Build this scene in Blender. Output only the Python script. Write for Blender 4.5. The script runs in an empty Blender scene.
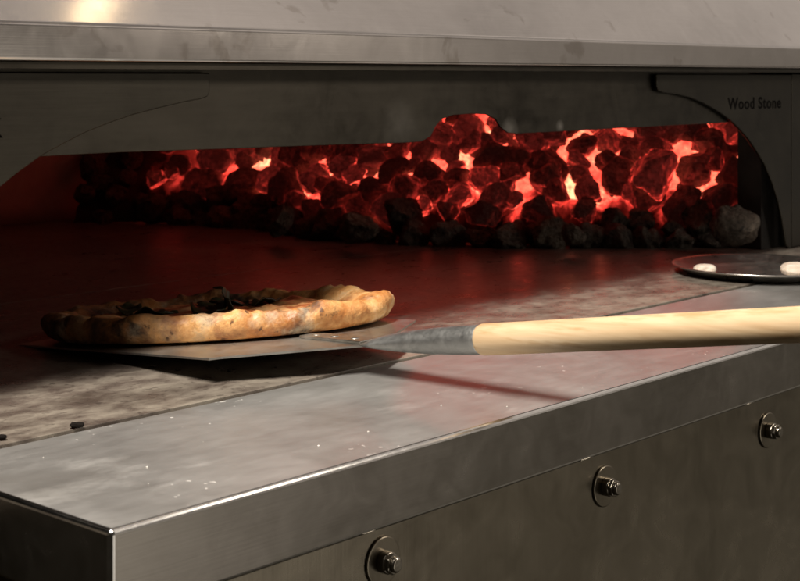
import bpy, bmesh, math, random
from mathutils import Vector, Matrix, Euler, noise
random.seed(11)
SC = bpy.context.scene
COL = SC.collection
R = math.radians

# ------------------------------------------------------------------ camera
H = 0.25                      # eye height above the hearth, metres
F = 1467.0                    # focal length in photo pixels (800 wide)
HOR = 77.0
YAW = R(-48.12)
FX, FY = -math.sin(YAW), math.cos(YAW)
RX, RY = FY, -FX

def at(px, py, z=None, Y=None, X=None):
    """photo pixel -> world point on a plane z=, Y= or X="""
    t = (px-400)/F
    dx, dy, dz = FX+RX*t, FY+RY*t, -(py-HOR)/F
    if z is not None: d = (z-H)/dz
    elif Y is not None: d = Y/dy
    else: d = X/dx
    return Vector((dx*d, dy*d, H+dz*d))

cam = bpy.data.cameras.new('camera'); camo = bpy.data.objects.new('camera', cam); COL.objects.link(camo)
camo.location = (0, 0, H); camo.rotation_euler = (R(90), 0, YAW)
cam.sensor_width = 36; cam.lens = 36*F/800
cam.shift_y = -(290.5-HOR)/800
cam.clip_start = .02; cam.clip_end = 100
cam.dof.use_dof = True; cam.dof.focus_distance = 1.22; cam.dof.aperture_fstop = 20
SC.camera = camo

# ------------------------------------------------------------------ helpers
def link(name, me, mat=None, parent=None, smooth=True, loc=None):
    o = bpy.data.objects.new(name, me); COL.objects.link(o)
    if mat: me.materials.append(mat)
    if parent: o.parent = parent
    if loc is not None: o.location = loc
    if smooth:
        for p in me.polygons: p.use_smooth = True
    return o
def bm_obj(name, bm, mat=None, parent=None, smooth=True, loc=None):
    me = bpy.data.meshes.new(name); bmesh.ops.recalc_face_normals(bm, faces=bm.faces) ; bm.to_mesh(me); bm.free()
    return link(name, me, mat, parent, smooth, loc)
def tag(o, label=None, cat=None, group=None, kind=None):
    if label: o['label'] = label
    if cat: o['category'] = cat
    if group: o['group'] = group
    if kind: o['kind'] = kind
    return o
def empty(name, loc=(0,0,0), rz=0):
    o = bpy.data.objects.new(name, None); COL.objects.link(o); o.location = loc; o.rotation_euler.z = rz
    o.empty_display_size = .05
    return o
def bevel(o, w, seg=3, ang=30):
    m = o.modifiers.new('bevel', 'BEVEL'); m.width = w; m.segments = seg; m.limit_method = 'ANGLE'; m.angle_limit = R(ang)
    m.harden_normals = False
    wn = o.modifiers.new('wn', 'WEIGHTED_NORMAL'); wn.keep_sharp = True
    return o
def box(bm, x0, x1, y0, y1, z0, z1):
    v = [bm.verts.new(p) for p in ((x0,y0,z0),(x1,y0,z0),(x1,y1,z0),(x0,y1,z0),(x0,y0,z1),(x1,y0,z1),(x1,y1,z1),(x0,y1,z1))]
    for f in ((0,3,2,1),(4,5,6,7),(0,1,5,4),(1,2,6,5),(2,3,7,6),(3,0,4,7)): bm.faces.new([v[i] for i in f])
def poly_xz(pts, y0, y1):
    """closed outline in X,Z extruded along Y"""
    bm = bmesh.new()
    a = [bm.verts.new((x, y0, z)) for x, z in pts]; b = [bm.verts.new((x, y1, z)) for x, z in pts]
    bm.faces.new(a); bm.faces.new(b[::-1])
    n = len(pts)
    for i in range(n): bm.faces.new((a[i], b[i], b[(i+1)%n], a[(i+1)%n]))
    return bm
def lathe(prof, n=64, close=False):
    bm = bmesh.new(); rings = []
    for r, z in prof:
        if r < 1e-6: rings.append([bm.verts.new((0,0,z))])
        else: rings.append([bm.verts.new((r*math.cos(2*math.pi*i/n), r*math.sin(2*math.pi*i/n), z)) for i in range(n)])
    for a, b in zip(rings, rings[1:]):
        for i in range(n):
            j = (i+1) % n
            if len(a) == 1 and len(b) > 1: bm.faces.new((a[0], b[i], b[j]))
            elif len(b) == 1 and len(a) > 1: bm.faces.new((a[i], a[j], b[0]))
            elif len(a) > 1: bm.faces.new((a[i], a[j], b[j], b[i]))
    return bm
def xform(bm, M): bmesh.ops.transform(bm, matrix=M, verts=bm.verts)

# ------------------------------------------------------------------ materials
class N:
    def __init__(s, name):
        s.m = bpy.data.materials.new(name); s.m.use_nodes = True
        s.t = s.m.node_tree; s.t.nodes.clear()
        s.out = s.add('ShaderNodeOutputMaterial'); s.p = s.add('ShaderNodeBsdfPrincipled')
        s.t.links.new(s.p.outputs[0], s.out.inputs[0]); s.tc = s.add('ShaderNodeTexCoord')
    def add(s, k, **kw):
        n = s.t.nodes.new(k)
        for a, b in kw.items(): setattr(n, a, b)
        return n
    def l(s, a, b): s.t.links.new(a, b)
    def noise(s, scale, detail=5, rough=.55, stretch=None, dist=0, seed=0, rot=None):
        n = s.add('ShaderNodeTexNoise'); n.inputs['Scale'].default_value = scale; n.inputs['Detail'].default_value = detail
        n.inputs['Roughness'].default_value = rough; n.inputs['Distortion'].default_value = dist
        mp = s.add('ShaderNodeMapping'); s.l(s.tc.outputs['Object'], mp.inputs[0]); s.l(mp.outputs[0], n.inputs['Vector'])
        if stretch: mp.inputs['Scale'].default_value = stretch
        if rot: mp.inputs['Rotation'].default_value = rot
        mp.inputs['Location'].default_value = (seed*3.7, seed*1.9, seed*5.3)
        return n.outputs['Fac']
    def ramp(s, src, stops, interp='LINEAR'):
        r = s.add('ShaderNodeValToRGB'); r.color_ramp.interpolation = interp
        e = r.color_ramp.elements
        while len(e) < len(stops): e.new(.5)
        for i, (p, c) in enumerate(stops):
            e[i].position = p
            if not hasattr(c, '__len__'): c = (c, c, c)
            e[i].color = (*c, 1)
        s.l(src, r.inputs[0]); return r.outputs[0]
    def mix(s, fac, a, b, mode='MIX'):
        n = s.add('ShaderNodeMix', data_type='RGBA', blend_type=mode)
        for k, v in ((0, fac), (6, a), (7, b)):
            if isinstance(v, (int, float)): n.inputs[k].default_value = v if k == 0 else (v, v, v, 1)
            elif isinstance(v, tuple): n.inputs[k].default_value = (*v, 1)
            else: s.l(v, n.inputs[k])
        return n.outputs[2]
    def math(s, op, a, b=None, clamp=False):
        n = s.add('ShaderNodeMath', operation=op, use_clamp=clamp)
        for k, v in ((0, a), (1, b)):
            if v is None: continue
            if isinstance(v, (int, float)): n.inputs[k].default_value = v
            else: s.l(v, n.inputs[k])
        return n.outputs[0]
    def bump(s, h, strength, dist=.002, prev=None):
        b = s.add('ShaderNodeBump'); b.inputs['Strength'].default_value = strength; b.inputs['Distance'].default_value = dist
        s.l(h, b.inputs['Height'])
        if prev is not None: s.l(prev, b.inputs['Normal'])
        return b.outputs[0]
    def set(s, k, v):
        i = s.p.inputs[k]
        if isinstance(v, (int, float)): i.default_value = v
        elif isinstance(v, tuple): i.default_value = (*v, 1) if (len(v) == 3 and len(i.default_value) == 4) else v
        else: s.l(v, i)

def steel(name, lo, hi, rough=(.3, .5), metallic=1.0, brush=(1, 60, 60), smudge=9, stain=None, bumpk=.05, seed=0, warp=.03):
    n = N(name)
    a = n.noise(smudge, 6, .6, dist=.6, seed=seed); b = n.noise(smudge*4, 5, .6, dist=1.2, seed=seed+1)
    br = n.noise(14, 3, .6, stretch=brush, seed=seed+2)
    col = n.ramp(n.mix(.35, a, b), [(.3, lo), (.7, hi)])
    col = n.mix(.18, col, n.ramp(br, [(.3, lo), (.7, hi)]))
    if stain:
        s = n.noise(stain[0], 4, .5, dist=.4, seed=seed+9)
        col = n.mix(n.ramp(s, [(stain[1], 0), (stain[1]+.05, stain[3])]), col, stain[2])
    n.set('Base Color', col); n.set('Metallic', metallic)
    rr = n.ramp(n.mix(.5, a, b), [(.3, rough[0]), (.7, rough[1])])
    n.set('Roughness', rr)
    if bumpk: n.set('Normal', n.bump(n.noise(smudge*.6, 2, .4, seed=seed+4), warp, .02, n.bump(n.mix(.5, br, a), bumpk, .002)))
    return n.m

# spots of grease on the hood
M_hood = steel('hood_steel', (.46,.425,.395), (.60,.56,.525), (.09,.17), 1, (1,50,50), 5, stain=(21,.64,(.30,.255,.215),.42), bumpk=.012, warp=.015)
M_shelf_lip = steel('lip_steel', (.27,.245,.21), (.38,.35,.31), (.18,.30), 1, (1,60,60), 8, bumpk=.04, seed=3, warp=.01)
M_edge = steel('highlight_edge_steel', (.55,.53,.50), (.72,.70,.67), (.13,.22), 1, (1,60,60), 20, bumpk=.02, seed=4, warp=.01)  # shelf edge highlight put into a paler, smoother steel
M_panel = steel('panel_steel', (.24,.21,.16), (.38,.335,.26), (.16,.32), 1, (40,1,1), 5, bumpk=.04, seed=5, warp=.07)
M_arch = steel('sooty_steel', (.03,.027,.022), (.066,.06,.048), (.28,.5), 1, (1,40,40), 7, bumpk=.03, seed=6, warp=.06)
M_shield = steel('blackened_steel', (.026,.023,.018), (.075,.067,.054), (.26,.52), 1, (1,3,9), 8, bumpk=.03, seed=8, warp=.08)
M_bolt = steel('bolt_steel', (.28,.25,.20), (.45,.41,.35), (.14,.28), 1, (1,1,1), 60, bumpk=0, seed=9)
M_blade = steel('peel_steel', (.42,.40,.36), (.62,.6,.56), (.3,.5), 1, (1,14,1), 16, bumpk=.05, seed=11)
M_socket = steel('socket_steel', (.22,.22,.215), (.42,.42,.41), (.36,.58), .9, (1,1,1), 45, bumpk=.2, seed=12)
M_plate = steel('plate_steel', (.46,.43,.40), (.62,.59,.55), (.22,.40), 1, (1,1,1), 20, bumpk=.03, seed=13)

# worn shelf top: scratched steel under a film of flour
n = N('shelf_top_steel')
a = n.noise(6, 5, .55, dist=.4, seed=1); b = n.noise(30, 6, .6, stretch=(1,2.6,1), dist=.3, seed=2); c = n.noise(90, 4, .6, seed=3)
film = n.ramp(n.mix(.35, a, b), [(.34, 0), (.66, 1)])
br = n.noise(16, 4, .6, stretch=(1,90,1), seed=7)
smear = n.ramp(n.math('MULTIPLY', n.noise(11, 8, .68, stretch=(1,1.9,1), seed=12), n.ramp(n.noise(4.5, 2, seed=14), [(.42, .75), (.62, 1.12)])), [(.54, 0), (.70, 1)])
col = n.mix(film, (.33,.32,.305), (.56,.545,.525))
col = n.mix(n.math('MULTIPLY', br, .25), col, (.42,.41,.39))
sp = n.noise(150, 2, .5, seed=5)
flour = n.ramp(n.math('MULTIPLY', sp, n.ramp(n.noise(9, 3, seed=6), [(.45, .7), (.65, 1.04)])), [(.66, 0), (.72, 1)])
col = n.mix(n.math('MULTIPLY', smear, .15), col, (.72,.70,.67))
col = n.mix(flour, col, (.75,.72,.68))
grime = n.ramp(n.noise(8, 6, .62, dist=.5, seed=21), [(.47, 0), (.66, .8)])
col = n.mix(grime, col, (.30,.285,.265))
n.set('Base Color', col)
n.set('Metallic', n.math('SUBTRACT', .68, n.math('MULTIPLY', n.math('MAXIMUM', flour, n.math('MULTIPLY', smear, .4)), .4), True))
n.set('Roughness', n.ramp(n.mix(.45, a, n.mix(.5, b, br)), [(.34, .26), (.66, .42)]))
n.set('Normal', n.bump(n.mix(.6, br, c), .05, .001))
M_shelf = n.m

# hearth stone: baked brick, ash and flour swept towards the mouth
n = N('hearth_stone')
a = n.noise(6, 6, .58, stretch=(1,1.3,1), dist=.3, seed=4); b = n.noise(26, 7, .62, stretch=(1,1.5,1), dist=.3, seed=5); c = n.noise(120, 4, .6, seed=6)
col = n.ramp(n.mix(.5, a, b), [(.28, (.05,.038,.031)), (.5, (.11,.087,.073)), (.72, (.17,.138,.118))])
sep = n.add('ShaderNodeSeparateXYZ'); n.l(n.tc.outputs['Object'], sep.inputs[0])
near = n.add('ShaderNodeMapRange'); n.l(sep.outputs[1], near.inputs[0])
near.inputs[1].default_value = .86; near.inputs[2].default_value = 1.12; near.inputs[3].default_value = 1; near.inputs[4].default_value = 0
ash = n.ramp(n.math('ADD', n.mix(.6, a, b), n.math('MULTIPLY', near.outputs[0], .2)), [(.58, 0), (.80, 1)])
col = n.mix(ash, col, (.26,.228,.185))
scorch = n.ramp(n.noise(10, 6, .6, stretch=(.8,1.5,1), dist=.5, seed=8), [(.50, 0), (.72, .7)])
col = n.mix(scorch, col, (.045,.032,.024))
n.set('Base Color', col)
col = n.mix(n.ramp(c, [(.58, 0), (.66, .55)]), col, (.03,.022,.018))
n.set('Base Color', col)
n.set('Roughness', n.ramp(n.mix(.4, b, c), [(.3, .2), (.7, .48)]))
n.set('Normal', n.bump(n.mix(.65, b, c), .16, .002))
M_hearth = n.m

n = N('chamber_brick')
a = n.noise(5, 6, .6, seed=2); b = n.noise(60, 5, .6, seed=3)
n.set('Base Color', n.ramp(n.mix(.3, a, b), [(.3, (.30,.24,.21)), (.7, (.45,.37,.33))])); n.set('Roughness', .9)
n.set('Normal', n.bump(b, .3, .004)); M_brick = n.m
n = N('jamb_black')
n.set('Base Color', n.ramp(n.noise(30), [(.3, (.012,.01,.009)), (.7, (.03,.025,.02))])); n.set('Roughness', .95); M_black = n.m
n = N('joint_dark'); n.set('Base Color', (.02,.017,.014)); n.set('Roughness', .8); M_dark = n.m
n = N('engraved_letters'); n.set('Base Color', (.004,.003,.003)); n.set('Roughness', .8); n.set('Specular IOR Level', .1); M_text = n.m

# wood of the handle
n = N('beech_wood')
g = n.noise(5, 4, .6, stretch=(14,1,14), dist=.4, seed=1); fl = n.noise(120, 3, .6, stretch=(1,.16,1), seed=2); big = n.noise(14, 4, .5, seed=3)
col = n.ramp(g, [(.3, (.42,.27,.14)), (.52, (.57,.41,.245)), (.72, (.65,.51,.34))])
col = n.mix(n.ramp(fl, [(.52, 0), (.66, .7)]), col, (.42,.25,.11))
col = n.mix(n.ramp(big, [(.5, 0), (.75, .3)]), col, (.55,.32,.14))
n.set('Base Color', col); n.set('Roughness', .5); n.set('Normal', n.bump(fl, .06, .001)); M_wood = n.m

# crust
n = N('baked_crust')
a = n.noise(14, 6, .6, dist=.5, seed=1); b = n.noise(48, 5, .6, seed=2); c = n.noise(200, 3, .6, seed=3); ch = n.noise(19, 5, .6, dist=.8, seed=7)
col = n.ramp(n.mix(.4, a, b), [(.34, (.20,.065,.016)), (.44, (.46,.18,.046)), (.54, (.68,.37,.14)), (.64, (.82,.60,.36))])
tan_ = n.ramp(n.noise(30, 6, .68, dist=.3, seed=17), [(.48, 0), (.62, .85)])
col = n.mix(tan_, col, (.28,.10,.028))
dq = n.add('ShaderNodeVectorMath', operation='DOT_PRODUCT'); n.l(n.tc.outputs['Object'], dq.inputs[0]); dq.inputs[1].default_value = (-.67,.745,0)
bake_shade = n.math('MULTIPLY', dq.outputs['Value'], 1.25)  # darkens the inner end: char, plus shade put into the crust colour
col = n.mix(n.ramp(n.math('ADD', b, bake_shade), [(.44, 0), (.66, .8)]), col, (.16,.055,.018))
ch = n.math('ADD', ch, n.math('MULTIPLY', bake_shade, .45))
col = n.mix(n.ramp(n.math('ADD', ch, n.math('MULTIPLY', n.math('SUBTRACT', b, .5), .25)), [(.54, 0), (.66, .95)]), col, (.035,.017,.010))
flo = n.ramp(n.math('MULTIPLY', n.noise(40, 6, .7, seed=31), n.ramp(n.noise(11, 2, seed=33), [(.4, .8), (.6, 1.12)])), [(.54, 0), (.70, .38)])
col = n.mix(flo, col, (.76,.62,.44))
spk = n.ramp(n.noise(95, 3, .6, seed=41), [(.63, 0), (.70, .85)])
col = n.mix(spk, col, (.07,.03,.014))
n.set('Base Color', col); n.set('Roughness', n.ramp(b, [(.3, .45), (.7, .75)]))
n.set('Subsurface Weight', .12); n.set('Subsurface Radius', (.006,.003,.0015)); n.set('Subsurface Scale', 1.0)
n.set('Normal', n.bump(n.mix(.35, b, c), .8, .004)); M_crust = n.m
n = N('melted_topping')
a = n.noise(26, 6, .6, dist=.8, seed=11); b = n.noise(70, 5, .6, seed=12)
n.set('Base Color', n.ramp(n.mix(.35, a, b), [(.3, (.14,.022,.01)), (.44, (.42,.12,.04)), (.53, (.68,.36,.15)), (.72, (.80,.58,.34))]))
n.set('Roughness', .35); n.set('Normal', n.bump(b, .4, .004)); M_top = n.m
n = N('wilted_basil')
a = n.noise(60, 4, seed=3)
n.set('Base Color', n.ramp(a, [(.3, (.010,.011,.005)), (.7, (.036,.042,.013))])); n.set('Roughness', .45); M_basil = n.m
n = N('white_dough'); n.set('Base Color', n.ramp(n.noise(60), [(.3, (.55,.45,.36)), (.7, (.70,.62,.53))])); n.set('Roughness', .6); n.set('Subsurface Weight', .15); n.set('Subsurface Radius', (.004,.003,.002)); M_dough = n.m
n = N('burnt_bits'); n.set('Base Color', (.008,.006,.005)); n.set('Roughness', .9); n.set('Specular IOR Level', .1); M_burnt = n.m
n = N('flour_specks'); n.set('Base Color', (.8,.76,.7)); n.set('Roughness', .8); M_flour = n.m

def coal_mat(name, stops, strength, base=((.03,.022,.018),(.24,.19,.16)), seed=0):
    n = N(name)
    a = n.noise(1.3, 5, .62, dist=.3, seed=seed); b = n.noise(5, 5, .65, seed=seed+1)
    oi = n.add('ShaderNodeObjectInfo')
    n.set('Base Color', n.ramp(n.mix(.5, a, b), [(.35, base[0]), (.65, base[1])])); n.set('Roughness', .85)
    n.set('Normal', n.bump(n.mix(.5, a, b), .9, .25))
    if strength:
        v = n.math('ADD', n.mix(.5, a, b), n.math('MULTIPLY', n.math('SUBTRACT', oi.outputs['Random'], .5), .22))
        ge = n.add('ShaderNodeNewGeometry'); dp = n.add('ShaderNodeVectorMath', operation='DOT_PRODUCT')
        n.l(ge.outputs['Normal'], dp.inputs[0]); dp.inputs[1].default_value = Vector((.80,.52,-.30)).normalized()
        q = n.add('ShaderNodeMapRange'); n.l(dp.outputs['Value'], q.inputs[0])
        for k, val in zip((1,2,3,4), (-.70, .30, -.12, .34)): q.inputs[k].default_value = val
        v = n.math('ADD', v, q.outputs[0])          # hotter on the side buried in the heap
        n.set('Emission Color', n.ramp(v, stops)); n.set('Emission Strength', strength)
    return n.m
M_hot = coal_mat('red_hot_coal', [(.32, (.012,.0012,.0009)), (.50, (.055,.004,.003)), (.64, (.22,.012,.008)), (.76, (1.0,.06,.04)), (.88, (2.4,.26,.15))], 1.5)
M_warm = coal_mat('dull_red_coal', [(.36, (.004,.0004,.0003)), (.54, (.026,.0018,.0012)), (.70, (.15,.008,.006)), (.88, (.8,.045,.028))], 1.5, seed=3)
M_cold = coal_mat('black_coal', None, 0, base=((.035,.027,.021),(.34,.265,.20)), seed=5)
M_ash = coal_mat('ashy_coal', None, 0, base=((.045,.036,.029),(.34,.275,.215)), seed=6)
M_tan = coal_mat('brown_stone', None, 0, base=((.10,.07,.05),(.45,.35,.26)), seed=8)

n = N('embers')
a = n.noise(17, 4, .6, dist=.6, seed=1); b = n.noise(60, 4, .6, seed=2)
sp_ = n.add('ShaderNodeSeparateXYZ'); n.l(n.tc.outputs['Object'], sp_.inputs[0])
def mr(src, lo, hi, o0, o1):
    q = n.add('ShaderNodeMapRange'); n.l(src, q.inputs[0])
    for k, val in zip((1,2,3,4), (lo, hi, o0, o1)): q.inputs[k].default_value = val
    return q.outputs[0]
zz = n.math('ADD', sp_.outputs[2], n.math('MULTIPLY', n.math('SUBTRACT', a, .5), .12))
hot_ = n.math('MULTIPLY', n.math('MULTIPLY', mr(zz, .02, .075, 0, 1), mr(sp_.outputs[2], .012, .03, 0, 1)), mr(sp_.outputs[1], 1.90, 2.10, 1, 0))
v = n.math('MULTIPLY', n.math('ADD', n.mix(.4, a, b), .105), hot_)
n.set('Base Color', (.03,.015,.012)); n.set('Roughness', .9)
n.set('Emission Color', n.ramp(v, [(.15, (0,0,0)), (.30, (.06,.003,.002)), (.42, (.30,.016,.011)), (.53, (.8,.045,.028)), (.63, (1,.12,.066)), (.72, (1,.40,.19))]))
n.set('Emission Strength', 2.7); n.set('Normal', n.bump(b, .5, .005)); M_ember = n.m

# ------------------------------------------------------------------ the oven
YF = 1.0                                   # facade plane
YS0, YS1 = .658, .8615                     # shelf front edge, shelf / hearth joint
XL, XR = .495, 2.75
oven = empty('pizza_oven', (1.25, 1.0, 0))
tag(oven, 'stainless steel pizza oven with a wide low mouth and a deep front shelf', 'oven')
inv = Vector((-1.25, -1.0, 0))
def part(name, bm, mat, smooth=False, parent=None):
    o = bm_obj(name, bm, mat, parent or oven, smooth)
    if parent is None: o.location = inv
    return o

# front shelf: folded sheet; the top is a part, its lip another
bm = bmesh.new(); box(bm, XL, XR, YS0, YS1, -.0505, 0)
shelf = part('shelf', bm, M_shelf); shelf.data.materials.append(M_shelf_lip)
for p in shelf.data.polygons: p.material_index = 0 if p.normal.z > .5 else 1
bevel(shelf, .0032, 4)
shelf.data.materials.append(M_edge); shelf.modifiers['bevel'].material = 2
bm = bmesh.new(); box(bm, .52, 2.72, YS0+.010, YS0+.02, -.62, -.03)
panel = part('front_panel', bm, M_panel)
bm = bmesh.new(); box(bm, .52, .53, YS0+.0205, 1.015, -.62, -.0515); box(bm, .30, 2.9, 1.02, 2.32, -.62, -.04)
part('body', bm, M_panel)

# bolts along the front panel
for i, (px, py) in enumerate(((382, 561), (604, 486), (767, 430))):
    c = at(px, py, Y=YS0+.010)
    rot = Matrix.Rotation(R(90), 4, 'X')
    bm = lathe([(0,0),(.0075,0),(.0075,.0085),(.0068,.0092),(.0052,.0092),(.0052,.0175),(.0040,.0190),(0,.0190)], 32)
    hexb = lathe([(0,.0092),(.0072,.0092),(.0072,.0135),(.0066,.0142),(0,.0142)], 6)
    tmp = bpy.data.meshes.new('t'); hexb.to_mesh(tmp); hexb.free(); bm.from_mesh(tmp)
    xform(bm, rot @ Matrix.Diagonal((1,1,.66,1)) @ Matrix.Rotation(.4+i*.37, 4, 'Z'))
    b = bm_obj('bolt', bm, M_bolt, oven, False); b.location = c + inv + Vector((0, -.002, 0)); bevel(b, .0006, 2)
    bm = lathe([(0,0),(.0168,0),(.0168,.0012),(.0160,.0018),(.004,.0018),(0,.0018)], 48); xform(bm, rot)
    w = bm_obj('washer', bm, M_panel, b, True); w.location = (0, .0019, 0); bevel(w, .0004, 2)

# hearth slab with tile joints cut as real grooves (separate slabs in one mesh)
bm = bmesh.new()
xs = [.0, .61, 1.22, 1.83, 2.6]; ys = [YS1+.0025, 1.40, 1.88, 2.4]
for x0, x1 in zip(xs, xs[1:]):
    for y0, y1 in zip(ys, ys[1:]):
        box(bm, x0+.0012 if y0 > 1 else x0, x1 if y0 > 1 else x1+.0, y0, y1-.0013, -.04, .0012)
bmesh.ops.remove_doubles(bm, verts=bm.verts, dist=1e-5)
hearth = part('hearth', bm, M_hearth); bevel(hearth, .0005, 2)
bm = bmesh.new(); box(bm, XL+.02, 2.6, YS1-.0, YS1+.02, -.05, -.004); part('joint', bm, M_dark)

# facade: two arch corner panels with a heat shield hung behind them
def wpt(px, py, Y=YF):
    p = at(px, py, Y=Y); return (p.x, p.z)
right_px = [(657,70),(657,86),(659,90.5),(664,92.5),(676,94),(691,97.5),(703,102.5),(714,108.5),(724,115),(733,122),(741,130),(749,139),(757,151),(765,164.5),(773,184),(779,203),(783,222),(786,241),(787,246),(790,249.5)]
rp = [wpt(*p) for p in right_px]
XC = 1.2365
xre = at(791.5, 200, Y=YF).x
ZT = .254
outline = [(rp[0][0], ZT)] + rp[1:] + [(xre, rp[-1][1]), (xre, ZT)]
bm = poly_xz(outline, YF, YF+.005)
ap_r = part('arch_panel', bm, M_arch); bevel(ap_r, .0012, 2, 50)
left_px = [(210,72),(210,92),(208,96.5),(202,99),(185,102),(160,108),(135,114.5),(110,123),(85,133),(62,145),(40,157),(18,173),(0,187.5)]
lp = [wpt(*p) for p in left_px]
lp += [(.60,.125),(.565,.085),(.54,.045),(.53,.0135)]
outline = [(lp[0][0], ZT)] + lp[1:] + [(.50,.0135), (.50, ZT)]
bm = poly_xz(outline[::-1], YF, YF+.005)
ap_l = part('arch_panel', bm, M_arch); bevel(ap_l, .0012, 2, 50)
# facade beyond the arch panels
for x0, x1 in ((xre+.0035, 2.9), (.28, .497)):
    bm = bmesh.new(); box(bm, x0, x1, YF+.001, YF+.02, .002, .2545)
    fw = part('facade', bm, M_arch); bevel(fw, .001, 2)

# heat shield with its burnt-out notch
sh = [wpt(*p, Y=YF+.009) for p in ((16,157.6),(120,152.3),(240,148.2),(340,144.6),(405,142.6),(421,141.5),(430,136),(435,126),(441,119),(452,115),(470,113.6),(486,114.4),(495,119),(500,127),(507,132.5),(516,133.6),(620,128),(700,123.8),(742,121.5))]
out = sh + [(sh[-1][0]+.02, ZT+.004), (sh[0][0]-.15, ZT+.004), (sh[0][0]-.15, .222), (sh[0][0]-.005, .205)]
bm = poly_xz(out, YF+.0075, YF+.0105)
shield = part('heat_shield', bm, M_shield); bevel(shield, .0008, 2, 40)

nt = M_shield.node_tree; pr = next(q for q in nt.nodes if q.type == 'BSDF_PRINCIPLED')
tcs = next(q for q in nt.nodes if q.type == 'TEX_COORD')
src = pr.inputs['Base Color'].links[0].from_socket
nzs = nt.nodes.new('ShaderNodeTexNoise'); nzs.inputs['Scale'].default_value = 70; nzs.inputs['Detail'].default_value = 4
nt.links.new(tcs.outputs['Object'], nzs.inputs['Vector'])
for (px, py), rad in (((510,131), .020), ((560,126.5), .010), ((400,125), .05)):
    c0 = at(px, py, Y=YF+.0075)
    ds = nt.nodes.new('ShaderNodeVectorMath'); ds.operation = 'DISTANCE'; nt.links.new(tcs.outputs['Object'], ds.inputs[0]); ds.inputs[1].default_value = c0
    mrg = nt.nodes.new('ShaderNodeMapRange'); nt.links.new(ds.outputs['Value'], mrg.inputs[0])
    for k_, v_ in zip((1,2,3,4), (0, rad, (.62 if rad < .04 else .16), -.1)): mrg.inputs[k_].default_value = v_
    ad = nt.nodes.new('ShaderNodeMath'); ad.operation = 'MULTIPLY'; ad.use_clamp = True; nt.links.new(mrg.outputs[0], ad.inputs[0]); nt.links.new(nzs.outputs['Fac'], ad.inputs[1])
    mxs = nt.nodes.new('ShaderNodeMix'); mxs.data_type = 'RGBA'; nt.links.new(ad.outputs[0], mxs.inputs[0]); nt.links.new(src, mxs.inputs[6]); mxs.inputs[7].default_value = (.55,.52,.47,1)
    src = mxs.outputs[2]
nt.links.new(src, pr.inputs['Base Color'])

# near-black inner jambs and front wall of the chamber
xj = at(747, 160, Y=YF+.045).x
bm = bmesh.new(); box(bm, xj, 2.85, YF+.0225, YF+.06, .0015, .30); box(bm, .0, .50, YF+.0225, YF+.06, .0015, .30)
box(bm, .5005, xj-.0005, YF+.0225, YF+.06, .262, .30)
part('jamb', bm, M_black)

# chamber: vaulted, rounded in plan
bm = bmesh.new(); NU, NV = 96, 16
cx, cy, ax, ay = XC+.05, YF+.06, 1.22, 1.13
rows = []
for j in range(NV+1):
    k = j/NV
    if k < .4: s, z = 1.0, .0015 + k/.4*.24
    else:
        a = (k-.4)/.6*math.pi/2; s, z = math.cos(a)**.8 if a < math.pi/2-1e-6 else .001, .2415+.2*math.sin(a)
    row = []
    for i in range(NU+1):
        th = math.pi*i/NU; c, sn = math.cos(th), math.sin(th); e = 2/3.2
        row.append(bm.verts.new((cx+ax*s*math.copysign(abs(c)**e, c), cy+ay*s*abs(sn)**e, z)))
    rows.append(row)
for a, b in zip(rows, rows[1:]):
    for i in range(NU): bm.faces.new((a[i], a[i+1], b[i+1], b[i]))
me = bpy.data.meshes.new('chamber'); bm.to_mesh(me); bm.free()
ch = link('chamber', me, M_brick, oven, True); ch.location = inv
so = ch.modifiers.new('thick', 'SOLIDIFY'); so.thickness = .05; so.offset = -1

# hood over the mouth: return flange, vertical lip, sloping face
YH = .93
bm = bmesh.new()
prof = [(YH, .262), (YH, .2905), (YH+.009, .2905), (YH+.309, .70), (YH+.6, .70), (YH+.6, .68), (YH+.31,.68), (YH+.012,.289), (YH+.012,.262)]
x0, x1 = .1, 2.95
a = [bm.verts.new((x0, y, z)) for y, z in prof]; b = [bm.verts.new((x1, y, z)) for y, z in prof]
bm.faces.new(a[::-1]); bm.faces.new(b)
for i in range(len(prof)): bm.faces.new((a[i], a[(i+1)%len(prof)], b[(i+1)%len(prof)], b[i]))
hood = part('hood', bm, M_hood); bevel(hood, .0026, 4, 12)
bm = bmesh.new(); box(bm, .12, 2.93, YH+.0145, YF+.03, .2565, .2615)
part('hood_flange', bm, M_shield)
bm = bmesh.new(); box(bm, .12, 2.93, YF+.022, YF+.06, .3005, .315); box(bm, .30, 2.9, 2.26, 2.3, 0, .75); part('back_panel', bm, M_black)

# lettering pressed through the facade
def lettering(txt, x, z, size, parent, sx=1.0, shear=0):
    cu = bpy.data.curves.new('lettering', 'FONT'); cu.body = txt; cu.size = size; cu.extrude = .0003; cu.shear = shear
    cu.bevel_depth = .00055; cu.bevel_resolution = 0; cu.space_character = 1.12
    o = bpy.data.objects.new('tmp', cu); COL.objects.link(o)
    bpy.context.view_layer.update()
    dg = bpy.context.evaluated_depsgraph_get()
    me = bpy.data.meshes.new_from_object(o.evaluated_get(dg)); bpy.data.objects.remove(o)
    me.name = 'lettering'
    me.transform(Matrix.Rotation(R(90), 4, 'X') @ Matrix.Diagonal((sx, 1, 1, 1)))
    t = link('lettering', me, M_text, parent, False); t.location = (x, YF+.0003, z)
    return t
tx0 = at(728, 109, Y=YF); tx1 = at(781, 106, Y=YF)
t = lettering('Wood Stone', tx0.x, tx0.z-.0005, .0225, ap_r)
bpy.context.view_layer.update()
w = max(v.co.x for v in t.data.vertices)
t.data.transform(Matrix.Diagonal(((tx1.x-tx0.x)/w, 1, 1, 1)))
k = at(3.2, 137, Y=YF)
t2 = lettering('K', 0, k.z, .021, ap_l)
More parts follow.
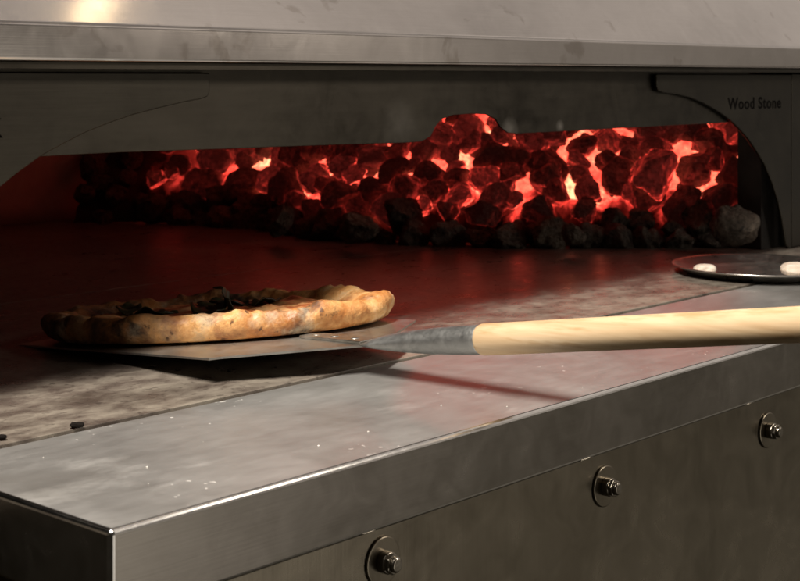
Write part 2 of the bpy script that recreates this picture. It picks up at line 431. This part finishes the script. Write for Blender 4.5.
w = max(v.co.x for v in t2.data.vertices); t2.location.x = k.x - w

# ------------------------------------------------------------------ fire
def rock(seed, flat=1.0, cuts=10, sub=4):
    rnd = random.Random(seed)
    bm = bmesh.new(); bmesh.ops.create_icosphere(bm, subdivisions=sub, radius=1)
    planes = []
    for _ in range(cuts):
        v = Vector((rnd.gauss(0,1), rnd.gauss(0,1), rnd.gauss(0,1))).normalized(); planes.append((v, rnd.uniform(.60, .84)))
    off = Vector((seed*3.1, seed*1.7, seed*.9))
    for v in bm.verts:
        p = v.co.normalized()
        for nrm, d in planes:
            k = p.dot(nrm)
            if k > d: p = p - nrm*(k-d)*.97
        q = p*1.12 + .16*p*noise.noise(p*1.6+off) + .09*p*noise.noise(p*3.7+off) + .05*p*noise.noise(p*9+off) + .03*p*noise.noise(p*21+off) - .06*p*max(0, 1-abs(noise.noise(p*2.4+off*2))*9)
        v.co = q
    me = bpy.data.meshes.new('charcoal'); bm.to_mesh(me); bm.free()
    for p in me.polygons: p.use_smooth = True
    return me
protos = {}
rock_meshes = [rock(i+1) for i in range(12)]
def rock_mesh(i, mat):
    key = (i, mat.name)
    if key not in protos:
        m = rock_meshes[i].copy(); m.materials.clear(); m.materials.append(mat); protos[key] = m
    return protos[key]
def coal(c, r, mat, label, group=None, i=None, sc=None, rot=None, cat='charcoal'):
    o = bpy.data.objects.new('charcoal', rock_mesh(random.randrange(12) if i is None else i, mat)); COL.objects.link(o)
    o.location = c
    s = sc or (random.uniform(.85,1.25), random.uniform(.8,1.1), random.uniform(.72,1.0))
    o.scale = tuple(r*k for k in s)
    o.rotation_euler = rot or (random.uniform(-.5,.5), random.uniform(-.5,.5), random.uniform(0,6.28))
    tag(o, label, cat, group); return o

base = [Vector(p) for p in ((1.945,1.055),(1.84,1.16),(1.71,1.32),(1.64,1.45),(1.60,1.58),(1.64,1.76),(1.62,1.90),(1.54,2.0),(1.47,2.07))]
cum = [0]
for p, q in zip(base, base[1:]): cum.append(cum[-1]+(q-p).length)
L = cum[-1]
def along(s):
    s = max(0, min(L-1e-6, s))
    for i in range(len(base)-1):
        if s <= cum[i+1]:
            return base[i].lerp(base[i+1], (s-cum[i])/(cum[i+1]-cum[i]))
W = Vector((.86, .51))
def surf(s, u, lift=0):
    """point on the pile's face: u climbs the heap"""
    p = along(s) + W*(u*.68 + lift*.7)
    return Vector((p.x, p.y, u*.76))
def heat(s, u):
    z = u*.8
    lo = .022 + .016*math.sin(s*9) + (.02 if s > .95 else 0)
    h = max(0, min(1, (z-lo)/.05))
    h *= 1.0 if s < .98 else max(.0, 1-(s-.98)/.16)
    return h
# the bed of embers under the lumps
bm = bmesh.new(); NS, NUU = 150, 34
grid = []
for i in range(NS+1):
    col_ = []
    for j in range(NUU+1):
        s = -.02 + (L+.02)*i/NS; u = .0 + .34*j/NUU
        p = surf(s, u, .026)
        d = .018*noise.noise(p*22) + .010*noise.noise(p*55)
        p = p + Vector((-W.x, -W.y, .5))*d; p.z = max(p.z, .002)
        v = bm.verts.new(p); col_.append(v)
    grid.append(col_)
for a, b in zip(grid, grid[1:]):
    for j in range(NUU): bm.faces.new((a[j], b[j], b[j+1], a[j+1]))
me = bpy.data.meshes.new('ember_bed'); bm.to_mesh(me); bm.free()
eb = link('ember_bed', me, M_ember, None, True); tag(eb, 'bright orange embers showing through the gaps between the lumps of charcoal', 'embers', kind='stuff')

G_HOT, G_MID, G_LOW = 'red hot charcoal lumps', 'dull red charcoal lumps', 'black charcoal lumps at the foot of the fire'
LB_HOT = 'lump of charcoal glowing red in the upper part of the fire'
LB_MID = 'dark lump of charcoal with a dull red glow in the middle of the fire'
LB_LOW = 'black unlit lump of charcoal along the front foot of the fire'
LB_END = 'small black coal in the dark far left end of the fire'
row = 0; u = .022
while u < .25:
    s = (row % 2)*.028 - .005
    while s < L:
        r = random.choice((random.uniform(.016, .026), random.uniform(.022, .035))) * (.8 if s > 1.0 else 1)
        ss, uu = s+random.uniform(-.016,.016), u+random.uniform(-.014,.014)
        p = surf(ss, uu, random.uniform(-.012,.010)); p.z = max(p.z, r*.55)
        h = heat(ss, uu)
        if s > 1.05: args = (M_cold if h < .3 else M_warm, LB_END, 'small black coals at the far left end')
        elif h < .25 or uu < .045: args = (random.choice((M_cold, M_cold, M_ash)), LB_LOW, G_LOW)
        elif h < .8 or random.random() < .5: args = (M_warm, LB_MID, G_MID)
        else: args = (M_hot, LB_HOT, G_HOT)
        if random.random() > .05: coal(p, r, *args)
        s += random.uniform(.040, .055)
    row += 1; u += .036
# smaller glowing lumps deeper in the heap, filling the gaps
u = .06
while u < .25:
    s = random.uniform(0, .03)
    while s < 1.0:
        p = surf(s, u, .024)
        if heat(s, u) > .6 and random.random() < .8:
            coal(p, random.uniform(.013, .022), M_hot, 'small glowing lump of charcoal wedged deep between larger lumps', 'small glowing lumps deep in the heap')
        s += random.uniform(.048, .07)
    u += .042
# a last row that has rolled down onto the hearth
s = .01
while s < 1.03:
    r = random.uniform(.017, .030)
    p = surf(s, random.uniform(-.018, .012)); p.z = r*.55
    coal(p, r, random.choice((M_cold, M_cold, M_ash, M_tan)), LB_LOW, G_LOW)
    s += random.uniform(.036, .058)
# lumps that stand out
def single(px, py, d, r, mat, label, **k):
    t = (px-400)/F
    coal(Vector(((FX+RX*t)*d, (FY+RY*t)*d, H-(py-HOR)/F*d)), r, mat, label, **k)
single(735, 227, 2.06, .031, M_cold, 'big rounded grey ashy lump at the right end of the fire by the jamb', i=3, sc=(.95,.8,.95))
single(355, 228, 2.10, .027, M_tan, 'pale ash-dusted brown lump fallen in front of the fire', i=5, sc=(1.3,.8,.75))
single(281, 221, 2.16, .021, M_tan, 'small pale-faced lump standing upright at the left foot of the fire', i=2, sc=(.7,.7,1.1))
single(574, 236, 2.05, .019, M_tan, 'small tan lump leaning among the black coals below the brightest glow', i=7, sc=(.9,.7,.9))
single(402, 214, 2.22, .030, M_cold, 'large black lump in front of the red gap left of centre', i=4)
single(655, 172, 2.20, .040, M_hot, 'large squarish dark red lump in the right half of the fire', i=8, sc=(.95,.8,.95))
single(545, 178, 2.22, .026, M_warm, 'smooth dark lump with bright gaps on both its sides', i=9)
single(466, 133, 2.34, .036, M_hot, 'topmost glowing lump seen through the notch in the heat shield', i=1)

# ------------------------------------------------------------------ peel
AX = .905; YSH = .905; ZSH = .023; KB = .080
peel = empty('pizza_peel', (AX, YSH, ZSH)); tag(peel, 'long pizza peel with a flat steel blade and round pale wooden handle', 'pizza peel')
hw = .1265; ye = 1.195
tipY, tipZ = .842-YSH, .0250-ZSH
pts = []
def bz(y): return -KB*y if y > -.0 else -KB*y*.6
o2 = [(-hw, 0), (-hw, ye-YSH-.015), (-hw+.02, ye-YSH), (hw-.02, ye-YSH), (hw, ye-YSH-.015), (hw, 0), (hw-.006,-.004), (.020, tipY+.004), (.013, tipY), (-.013, tipY), (-.020, tipY+.004), (-hw+.01, -.003)]
bm = bmesh.new()
top = [bm.verts.new((x, y, bz(y))) for x, y in o2]
f = bm.faces.new(top)
bmesh.ops.triangulate(bm, faces=[f])
bmesh.ops.subdivide_edges(bm, edges=bm.edges[:], cuts=3, use_grid_fill=True)
for v in bm.verts: v.co.z = bz(v.co.y)
g = bmesh.ops.extrude_face_region(bm, geom=bm.faces[:])
for v in [e for e in g['geom'] if isinstance(e, bmesh.types.BMVert)]: v.co.z -= .0018
blade = bm_obj('blade', bm, M_blade, peel, False)
# socket: flattened at the blade, round at the handle
hY0, hZ0 = .7264-YSH, .0425-ZSH
hY1, hZ1 = .4537-YSH, .0853-ZSH
hd = Vector((0, hY1-hY0, hZ1-hZ0)).normalized(); hu = Vector((0, -hd.z, hd.y)) if hd.y < 0 else Vector((0, hd.z, -hd.y))
hu = Vector((1,0,0)).cross(hd)
if hu.z < 0: hu = -hu
def tube(stations, n=40, cap=True):
    """stations: centre, half width, half height"""
    bm = bmesh.new(); rings = []
    for c, a, b in stations:
        rings.append([bm.verts.new(Vector(c)+Vector((1,0,0))*a*math.cos(2*math.pi*i/n)+hu*b*math.sin(2*math.pi*i/n)) for i in range(n)])
    for p, q in zip(rings, rings[1:]):
        for i in range(n): bm.faces.new((p[i], p[(i+1)%n], q[(i+1)%n], q[i]))
    if cap: bm.faces.new(rings[0][::-1]); bm.faces.new(rings[-1])
    return bm
P0 = Vector((0, hY0, hZ0)); TIP = Vector((0, tipY, tipZ+.001))
st = []
for k in range(13):
    q = k/12
    c = TIP.lerp(P0 - hd*.0, q); e = math.sin(q*math.pi/2)**.6
    st.append((c, .0165*(1-q)+.0118*q, .0022*(1-e)+.0117*e))
st += [(P0+hd*.004, .0118, .0117), (P0+hd*.009, .006, .006)]
socket = bm_obj('socket', tube(st), M_socket, peel, True)
# strap riveted to the blade
bm = bmesh.new()
nrm = 8
for k in range(nrm):
    y0, y1 = tipY+.004+k*.0095, tipY+.004+(k+1)*.0095
    for y in ([y0] if k < nrm-1 else [y0, y1]):
        w = .0115 if y < y1 else .009
        bm.verts.new((-w, y, bz(y)+.0024)); bm.verts.new((w, y, bz(y)+.0024))
bm.verts.ensure_lookup_table()
for i in range(0, len(bm.verts)-2, 2): bm.faces.new((bm.verts[i], bm.verts[i+1], bm.verts[i+3], bm.verts[i+2]))
g = bmesh.ops.extrude_face_region(bm, geom=bm.faces[:])
for v in [e for e in g['geom'] if isinstance(e, bmesh.types.BMVert)]: v.co.z -= .0023
strap = bm_obj('strap', bm, M_blade, peel, False); bevel(strap, .0006, 2)
for y in (-.042, -.018, .004):
    bm = lathe([(.0040,0),(.0038,.0004),(.0025,.0008),(0,.0010)], 20)
    rv = bm_obj('rivet', bm, M_blade, strap, True); rv.location = (0, y, bz(y)+.0023)
st = []
for q, k in ((0,.80),(.0012,.93),(.004,1.0)): st.append((P0+hd*q, .0125*k, .0125*k))
for k in range(1, 30): st.append((P0+hd*(.004+k*.028), .0125-.00003*k, .0125-.00003*k))
handle = bm_obj('handle', tube(st), M_wood, peel, True)

# ------------------------------------------------------------------ pizza
pc = Vector((.913, 1.046)); 
pz = empty('pizza', (pc.x, pc.y, ZSH-KB*(pc.y-YSH)+.0012)); pz.rotation_euler = (-math.atan(KB), 0, 0)
tag(pz, 'thin crust pizza with puffed browned rim and dark basil leaves lying on the peel', 'pizza')
PA, PB = .163, .110; ROT = math.atan2(.745, -.67)
def prad(th):
    t = th-ROT
    r = PA*PB/math.sqrt((PB*math.cos(t))**2+(PA*math.sin(t))**2)
    return r*(1+.025*noise.noise(Vector((math.cos(th)*1.6, math.sin(th)*1.6, 3)))+.018*noise.noise(Vector((math.cos(th)*5, math.sin(th)*5, 7))))
prof = [(0,0),(.4,0),(.75,0),(.86,.0004),(.93,.0020),(.970,.0052),(.992,.0092),(1.0,.0130),(.995,.0165),(.976,.0195),(.948,.0216),(.915,.0222),(.88,.0215),(.845,.0195),(.82,.0170),(.80,.0155),(.77,.0145),(.72,.0140)]
prof += [(.62,.0135),(.5,.0135),(.38,.0135),(.25,.0135),(.12,.0135),(0,.0135)]
NT = 320
def crust_h(th):
    c = Vector((math.cos(th), math.sin(th), 0))
    return 1.22+.22*noise.noise(c*2.2+Vector((1,4,2)))+.20*noise.noise(c*6+Vector((9,2,5)))+.13*noise.noise(c*15+Vector((2,2,5)))
def pizza_pt(k, z, th, lift=0):
    R0 = prad(th); wrim = max(0, (k-.72)/.28)
    zz = z*(1+(crust_h(th)-1)*wrim) if z > .003 else z
    kk = 1-(1-k)*(1+.25*(crust_h(th+2)-1.22)*wrim)
    p = Vector((math.cos(th)*R0*kk, math.sin(th)*R0*kk, zz))
    if z > .004:
        nn = .0030*noise.noise(p*70+Vector((3,3,3)))+.0016*noise.noise(p*150)+.0026*noise.noise(p*34)
        p += Vector((math.cos(th)*wrim*.6, math.sin(th)*wrim*.6, 1))*nn
    p.z += lift; return p
bm = bmesh.new(); rings = []
for k, z in prof:
    if k == 0: rings.append([bm.verts.new((0,0,z))])
    else: rings.append([bm.verts.new(pizza_pt(k, z, 2*math.pi*i/NT)) for i in range(NT)])
for a, b in zip(rings, rings[1:]):
    for i in range(NT):
        j = (i+1)%NT
        if len(a) == 1: bm.faces.new((a[0], b[j], b[i]))
        elif len(b) == 1: bm.faces.new((a[i], a[j], b[0]))
        else: bm.faces.new((a[i], a[j], b[j], b[i]))
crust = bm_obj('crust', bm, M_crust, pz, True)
# sauce and cheese filling the middle
bm = bmesh.new(); rings = [[bm.verts.new((0,0,.0175))]]
for q in range(1, 26):
    ring = []
    for i in range(NT):
        th = 2*math.pi*i/NT; kmax = .79+.035*noise.noise(Vector((math.cos(th)*4, math.sin(th)*4, 11)))
        k = kmax*q/25; p = Vector((math.cos(th)*prad(th)*k, math.sin(th)*prad(th)*k, 0))
        edge = max(0, (q-22)/3)
        p.z = .0178+.0046*noise.noise(p*38)+.0024*noise.noise(p*95)-.004*edge
        if p.z < .0140: p.z = .0140
        ring.append(bm.verts.new(p))
    rings.append(ring)
for a, b in zip(rings, rings[1:]):
    for i in range(NT):
        j = (i+1)%NT
        if len(a) == 1: bm.faces.new((a[0], b[i], b[j]))
        else: bm.faces.new((a[i], b[i], b[j], a[j]))
bm_obj('topping', bm, M_top, pz, True)
# basil leaves, curled
def leaf(pos, ln, wd, rz, tilt, roll, curl, seed):
    bm = bmesh.new(); nx, ny = 14, 8; g = []
    for i in range(nx+1):
        t = i/nx; w = wd*math.sin(math.pi*min(1, t*.95+.03))**.7*(1-.25*t)
        rr = []
        for j in range(ny+1):
            s = j/ny*2-1
            x = t*ln; y = s*w; z = curl*ln*math.sin(t*2.6)+.18*w*s*s+.0065*noise.noise(Vector((x*70, y*70, seed)))+.003*noise.noise(Vector((x*190, y*190, seed)))
            rr.append(bm.verts.new((x-ln/2, y, z)))
        g.append(rr)
    for a, b in zip(g, g[1:]):
        for j in range(ny): bm.faces.new((a[j], b[j], b[j+1], a[j+1]))
    xform(bm, Euler((roll, tilt, rz)).to_matrix().to_4x4())
    o = bm_obj('basil_leaf', bm, M_basil, pz, True); o.location = pos
    s = o.modifiers.new('thick', 'SOLIDIFY'); s.thickness = .0009
for a in (((-.012,.0,.0175),.058,.019,.7,-.05,.10,.03,1), ((.030,.028,.0170),.050,.016,2.4,-.03,-.08,.03,2),
          ((-.002,-.008,.026),.030,.011,1.9,-.95,.4,.14,4), ((.052,-.008,.0172),.046,.015,.2,.03,-.10,.04,5), ((-.055,.03,.0172),.052,.017,2.8,-.04,.08,.04,6), ((-.04,.085,.0172),.042,.014,1.2,-.06,0,.04,7)):
    leaf(Vector(a[0])+Vector((0,0,.0018)), *a[1:])

# ------------------------------------------------------------------ plate at the right with bits of dough
pp = at(760, 265.0, z=.012)
plate = bm_obj('metal_plate', lathe([(0,.0022),(.082,.0022),(.090,.0032),(.104,.0105),(.1085,.0122),(.110,.0118),(.1098,.0106),(.1055,.0092),(.091,.0015),(.083,0),(0,0)], 96), M_plate, None, True, (pp.x, pp.y, .0014))
tag(plate, 'shallow round metal plate on the hearth edge by the right jamb', 'plate')
def blob(name, px, py, r, sc, label, mat, z):
    c = at(px, py, z=z); bm = bmesh.new(); bmesh.ops.create_icosphere(bm, subdivisions=4, radius=1)
    for v in bm.verts:
        p = v.co.copy(); m = max(abs(p.x), abs(p.y), abs(p.z)); p = p.lerp(p/m*.8, .35)
        p += p*(.12*noise.noise(p*2.2+Vector((px,0,0))) + .05*noise.noise(p*6)); p.z = max(p.z, -.6)
        v.co = Vector((p.x*r*sc[0], p.y*r*sc[1], p.z*r*sc[2]))
    o = bm_obj(name, bm, mat, None, True, c); o.rotation_euler.z = R(-45); tag(o, label, 'dough' if mat is M_dough else 'crumb')
blob('dough_piece', 705, 269.0, .0135, (1.1,.9,.5), 'small white lump of dough on the left side of the metal plate', M_dough, .0115)
blob('dough_piece', 797, 269.5, .018, (1.2,.9,.55), 'white dough scrap on the plate cut off by the picture edge', M_dough, .0115)
blob('burnt_crumb', 77, 425, .0042, (1.3,.9,.5), 'black burnt crumb on the joint between hearth and shelf', M_burnt, .0035)
blob('burnt_crumb', 1, 437, .0036, (1.2,.9,.5), 'black burnt crumb at the left picture edge on the pale hearth', M_burnt, .0035)
# scattered flour specks
bm = bmesh.new(); rnd = random.Random(5)
for _ in range(14):
    x = rnd.gauss(.82, .22); y = rnd.uniform(.67, .855); r = rnd.choice((.00025,.0003,.0004,.0007))*rnd.uniform(.8,1.4)
    if x < .52: continue
    m = Matrix.Translation((x, y, .0003)) @ Matrix.Diagonal((r*rnd.uniform(.8,1.8), r, r*.6, 1))
    bmesh.ops.create_icosphere(bm, subdivisions=1, radius=1, matrix=m)
fs = bm_obj('flour_specks', bm, M_flour, None, True); tag(fs, 'tiny white specks of flour scattered over the steel shelf', 'flour', kind='stuff')

# ------------------------------------------------------------------ light
def area(name, loc, target, size, energy, color):
    l = bpy.data.lights.new(name, 'AREA'); l.shape = 'RECTANGLE'; l.size = size[0]; l.size_y = size[1]; l.energy = energy; l.color = color
    o = bpy.data.objects.new(name, l); COL.objects.link(o); o.location = loc
    o.rotation_euler = (Vector(target)-Vector(loc)).to_track_quat('-Z', 'Y').to_euler(); return o
area('kitchen_or_fill_lamp', (-.1, .50, 1.95), (.95, .85, 0), (.20, .85), 116, (1,.93,.83))
area('kitchen_or_fill_lamp', (1.91, .54, 1.90), (1.2, .75, 0), (.05, .05), .11, (1,.74,.44))
area('kitchen_or_fill_lamp', (2.9, -1.4, .72), (1.70, 1.35, .06), (.8, .2), 8, (1,.88,.76))  # added fill, aimed under the shield to brighten the coals
area('kitchen_or_fill_lamp', (2.0, -.34, 1.24), (.9, .66, 0), (.16, .16), 2.2, (1,.92,.82))  # added so the shelf's front edge catches a highlight
wd = bpy.data.worlds.new('World'); SC.world = wd; wd.use_nodes = True
t = wd.node_tree; bg = t.nodes['Background']
tc = t.nodes.new('ShaderNodeTexCoord')
def wmath(op, a, b, clamp=False):
    n = t.nodes.new('ShaderNodeMath'); n.operation = op; n.use_clamp = clamp
    for k, v in ((0, a), (1, b)):
        if isinstance(v, (int, float)): n.inputs[k].default_value = v
        else: t.links.new(v, n.inputs[k])
    return n.outputs[0]
def wnoise(scale, detail, lo, hi):
    nz = t.nodes.new('ShaderNodeTexNoise'); nz.inputs['Scale'].default_value = scale; nz.inputs['Detail'].default_value = detail
    t.links.new(tc.outputs['Generated'], nz.inputs['Vector'])
    m = t.nodes.new('ShaderNodeMapRange'); t.links.new(nz.outputs['Fac'], m.inputs[0])
    m.inputs[1].default_value = .35; m.inputs[2].default_value = .65; m.inputs[3].default_value = lo; m.inputs[4].default_value = hi
    return m.outputs[0]
vd = t.nodes.new('ShaderNodeVectorMath'); vd.operation = 'DOT_PRODUCT'; t.links.new(tc.outputs['Generated'], vd.inputs[0])
vd.inputs[1].default_value = Vector((.77,-.17,.62)).normalized()  # bright patch of world added for the sloping hood to reflect
rp_ = t.nodes.new('ShaderNodeValToRGB'); e = rp_.color_ramp.elements
e[0].position = .30; e[0].color = (.030,.025,.018,1); e[1].position = .97; e[1].color = (.92,.82,.74,1)
m_ = e.new(.70); m_.color = (.07,.058,.045,1); m_ = e.new(.86); m_.color = (.54,.48,.43,1)
t.links.new(vd.outputs['Value'], rp_.inputs[0])
prev = rp_.outputs[0]
for dr, lo, hi, cl in (((.90,-.46,-.30), .88, .99, (.17,.15,.12,1)), ((.42,-.87,-.25), .945, .992, (1.9,1.75,1.55,1)), ((.78,-.62,.13), .935, .995, (.52,.46,.40,1))):  # more bright patches added, reflected by panel, shelf lip and hood lip
    v2 = t.nodes.new('ShaderNodeVectorMath'); v2.operation = 'DOT_PRODUCT'; t.links.new(tc.outputs['Generated'], v2.inputs[0])
    v2.inputs[1].default_value = Vector(dr).normalized()
    m2 = t.nodes.new('ShaderNodeMapRange'); m2.interpolation_type = 'SMOOTHSTEP'; t.links.new(v2.outputs['Value'], m2.inputs[0])
    m2.inputs[1].default_value = lo; m2.inputs[2].default_value = hi; m2.inputs[3].default_value = 0; m2.inputs[4].default_value = 1
    mx = t.nodes.new('ShaderNodeMix'); mx.data_type = 'RGBA'; t.links.new(m2.outputs[0], mx.inputs[0]); t.links.new(prev, mx.inputs[6]); mx.inputs[7].default_value = cl
    prev = mx.outputs[2]
t.links.new(prev, bg.inputs[0])
t.links.new(wnoise(4.5, 4, .36, .85), bg.inputs[1])

SC.render.engine = 'CYCLES'
SC.view_settings.view_transform = 'Standard'; SC.view_settings.look = 'None'; SC.view_settings.gamma = 1; SC.view_settings.exposure = 0
SC.cycles.max_bounces = 8
SC.render.resolution_x = 1024; SC.render.resolution_y = 744
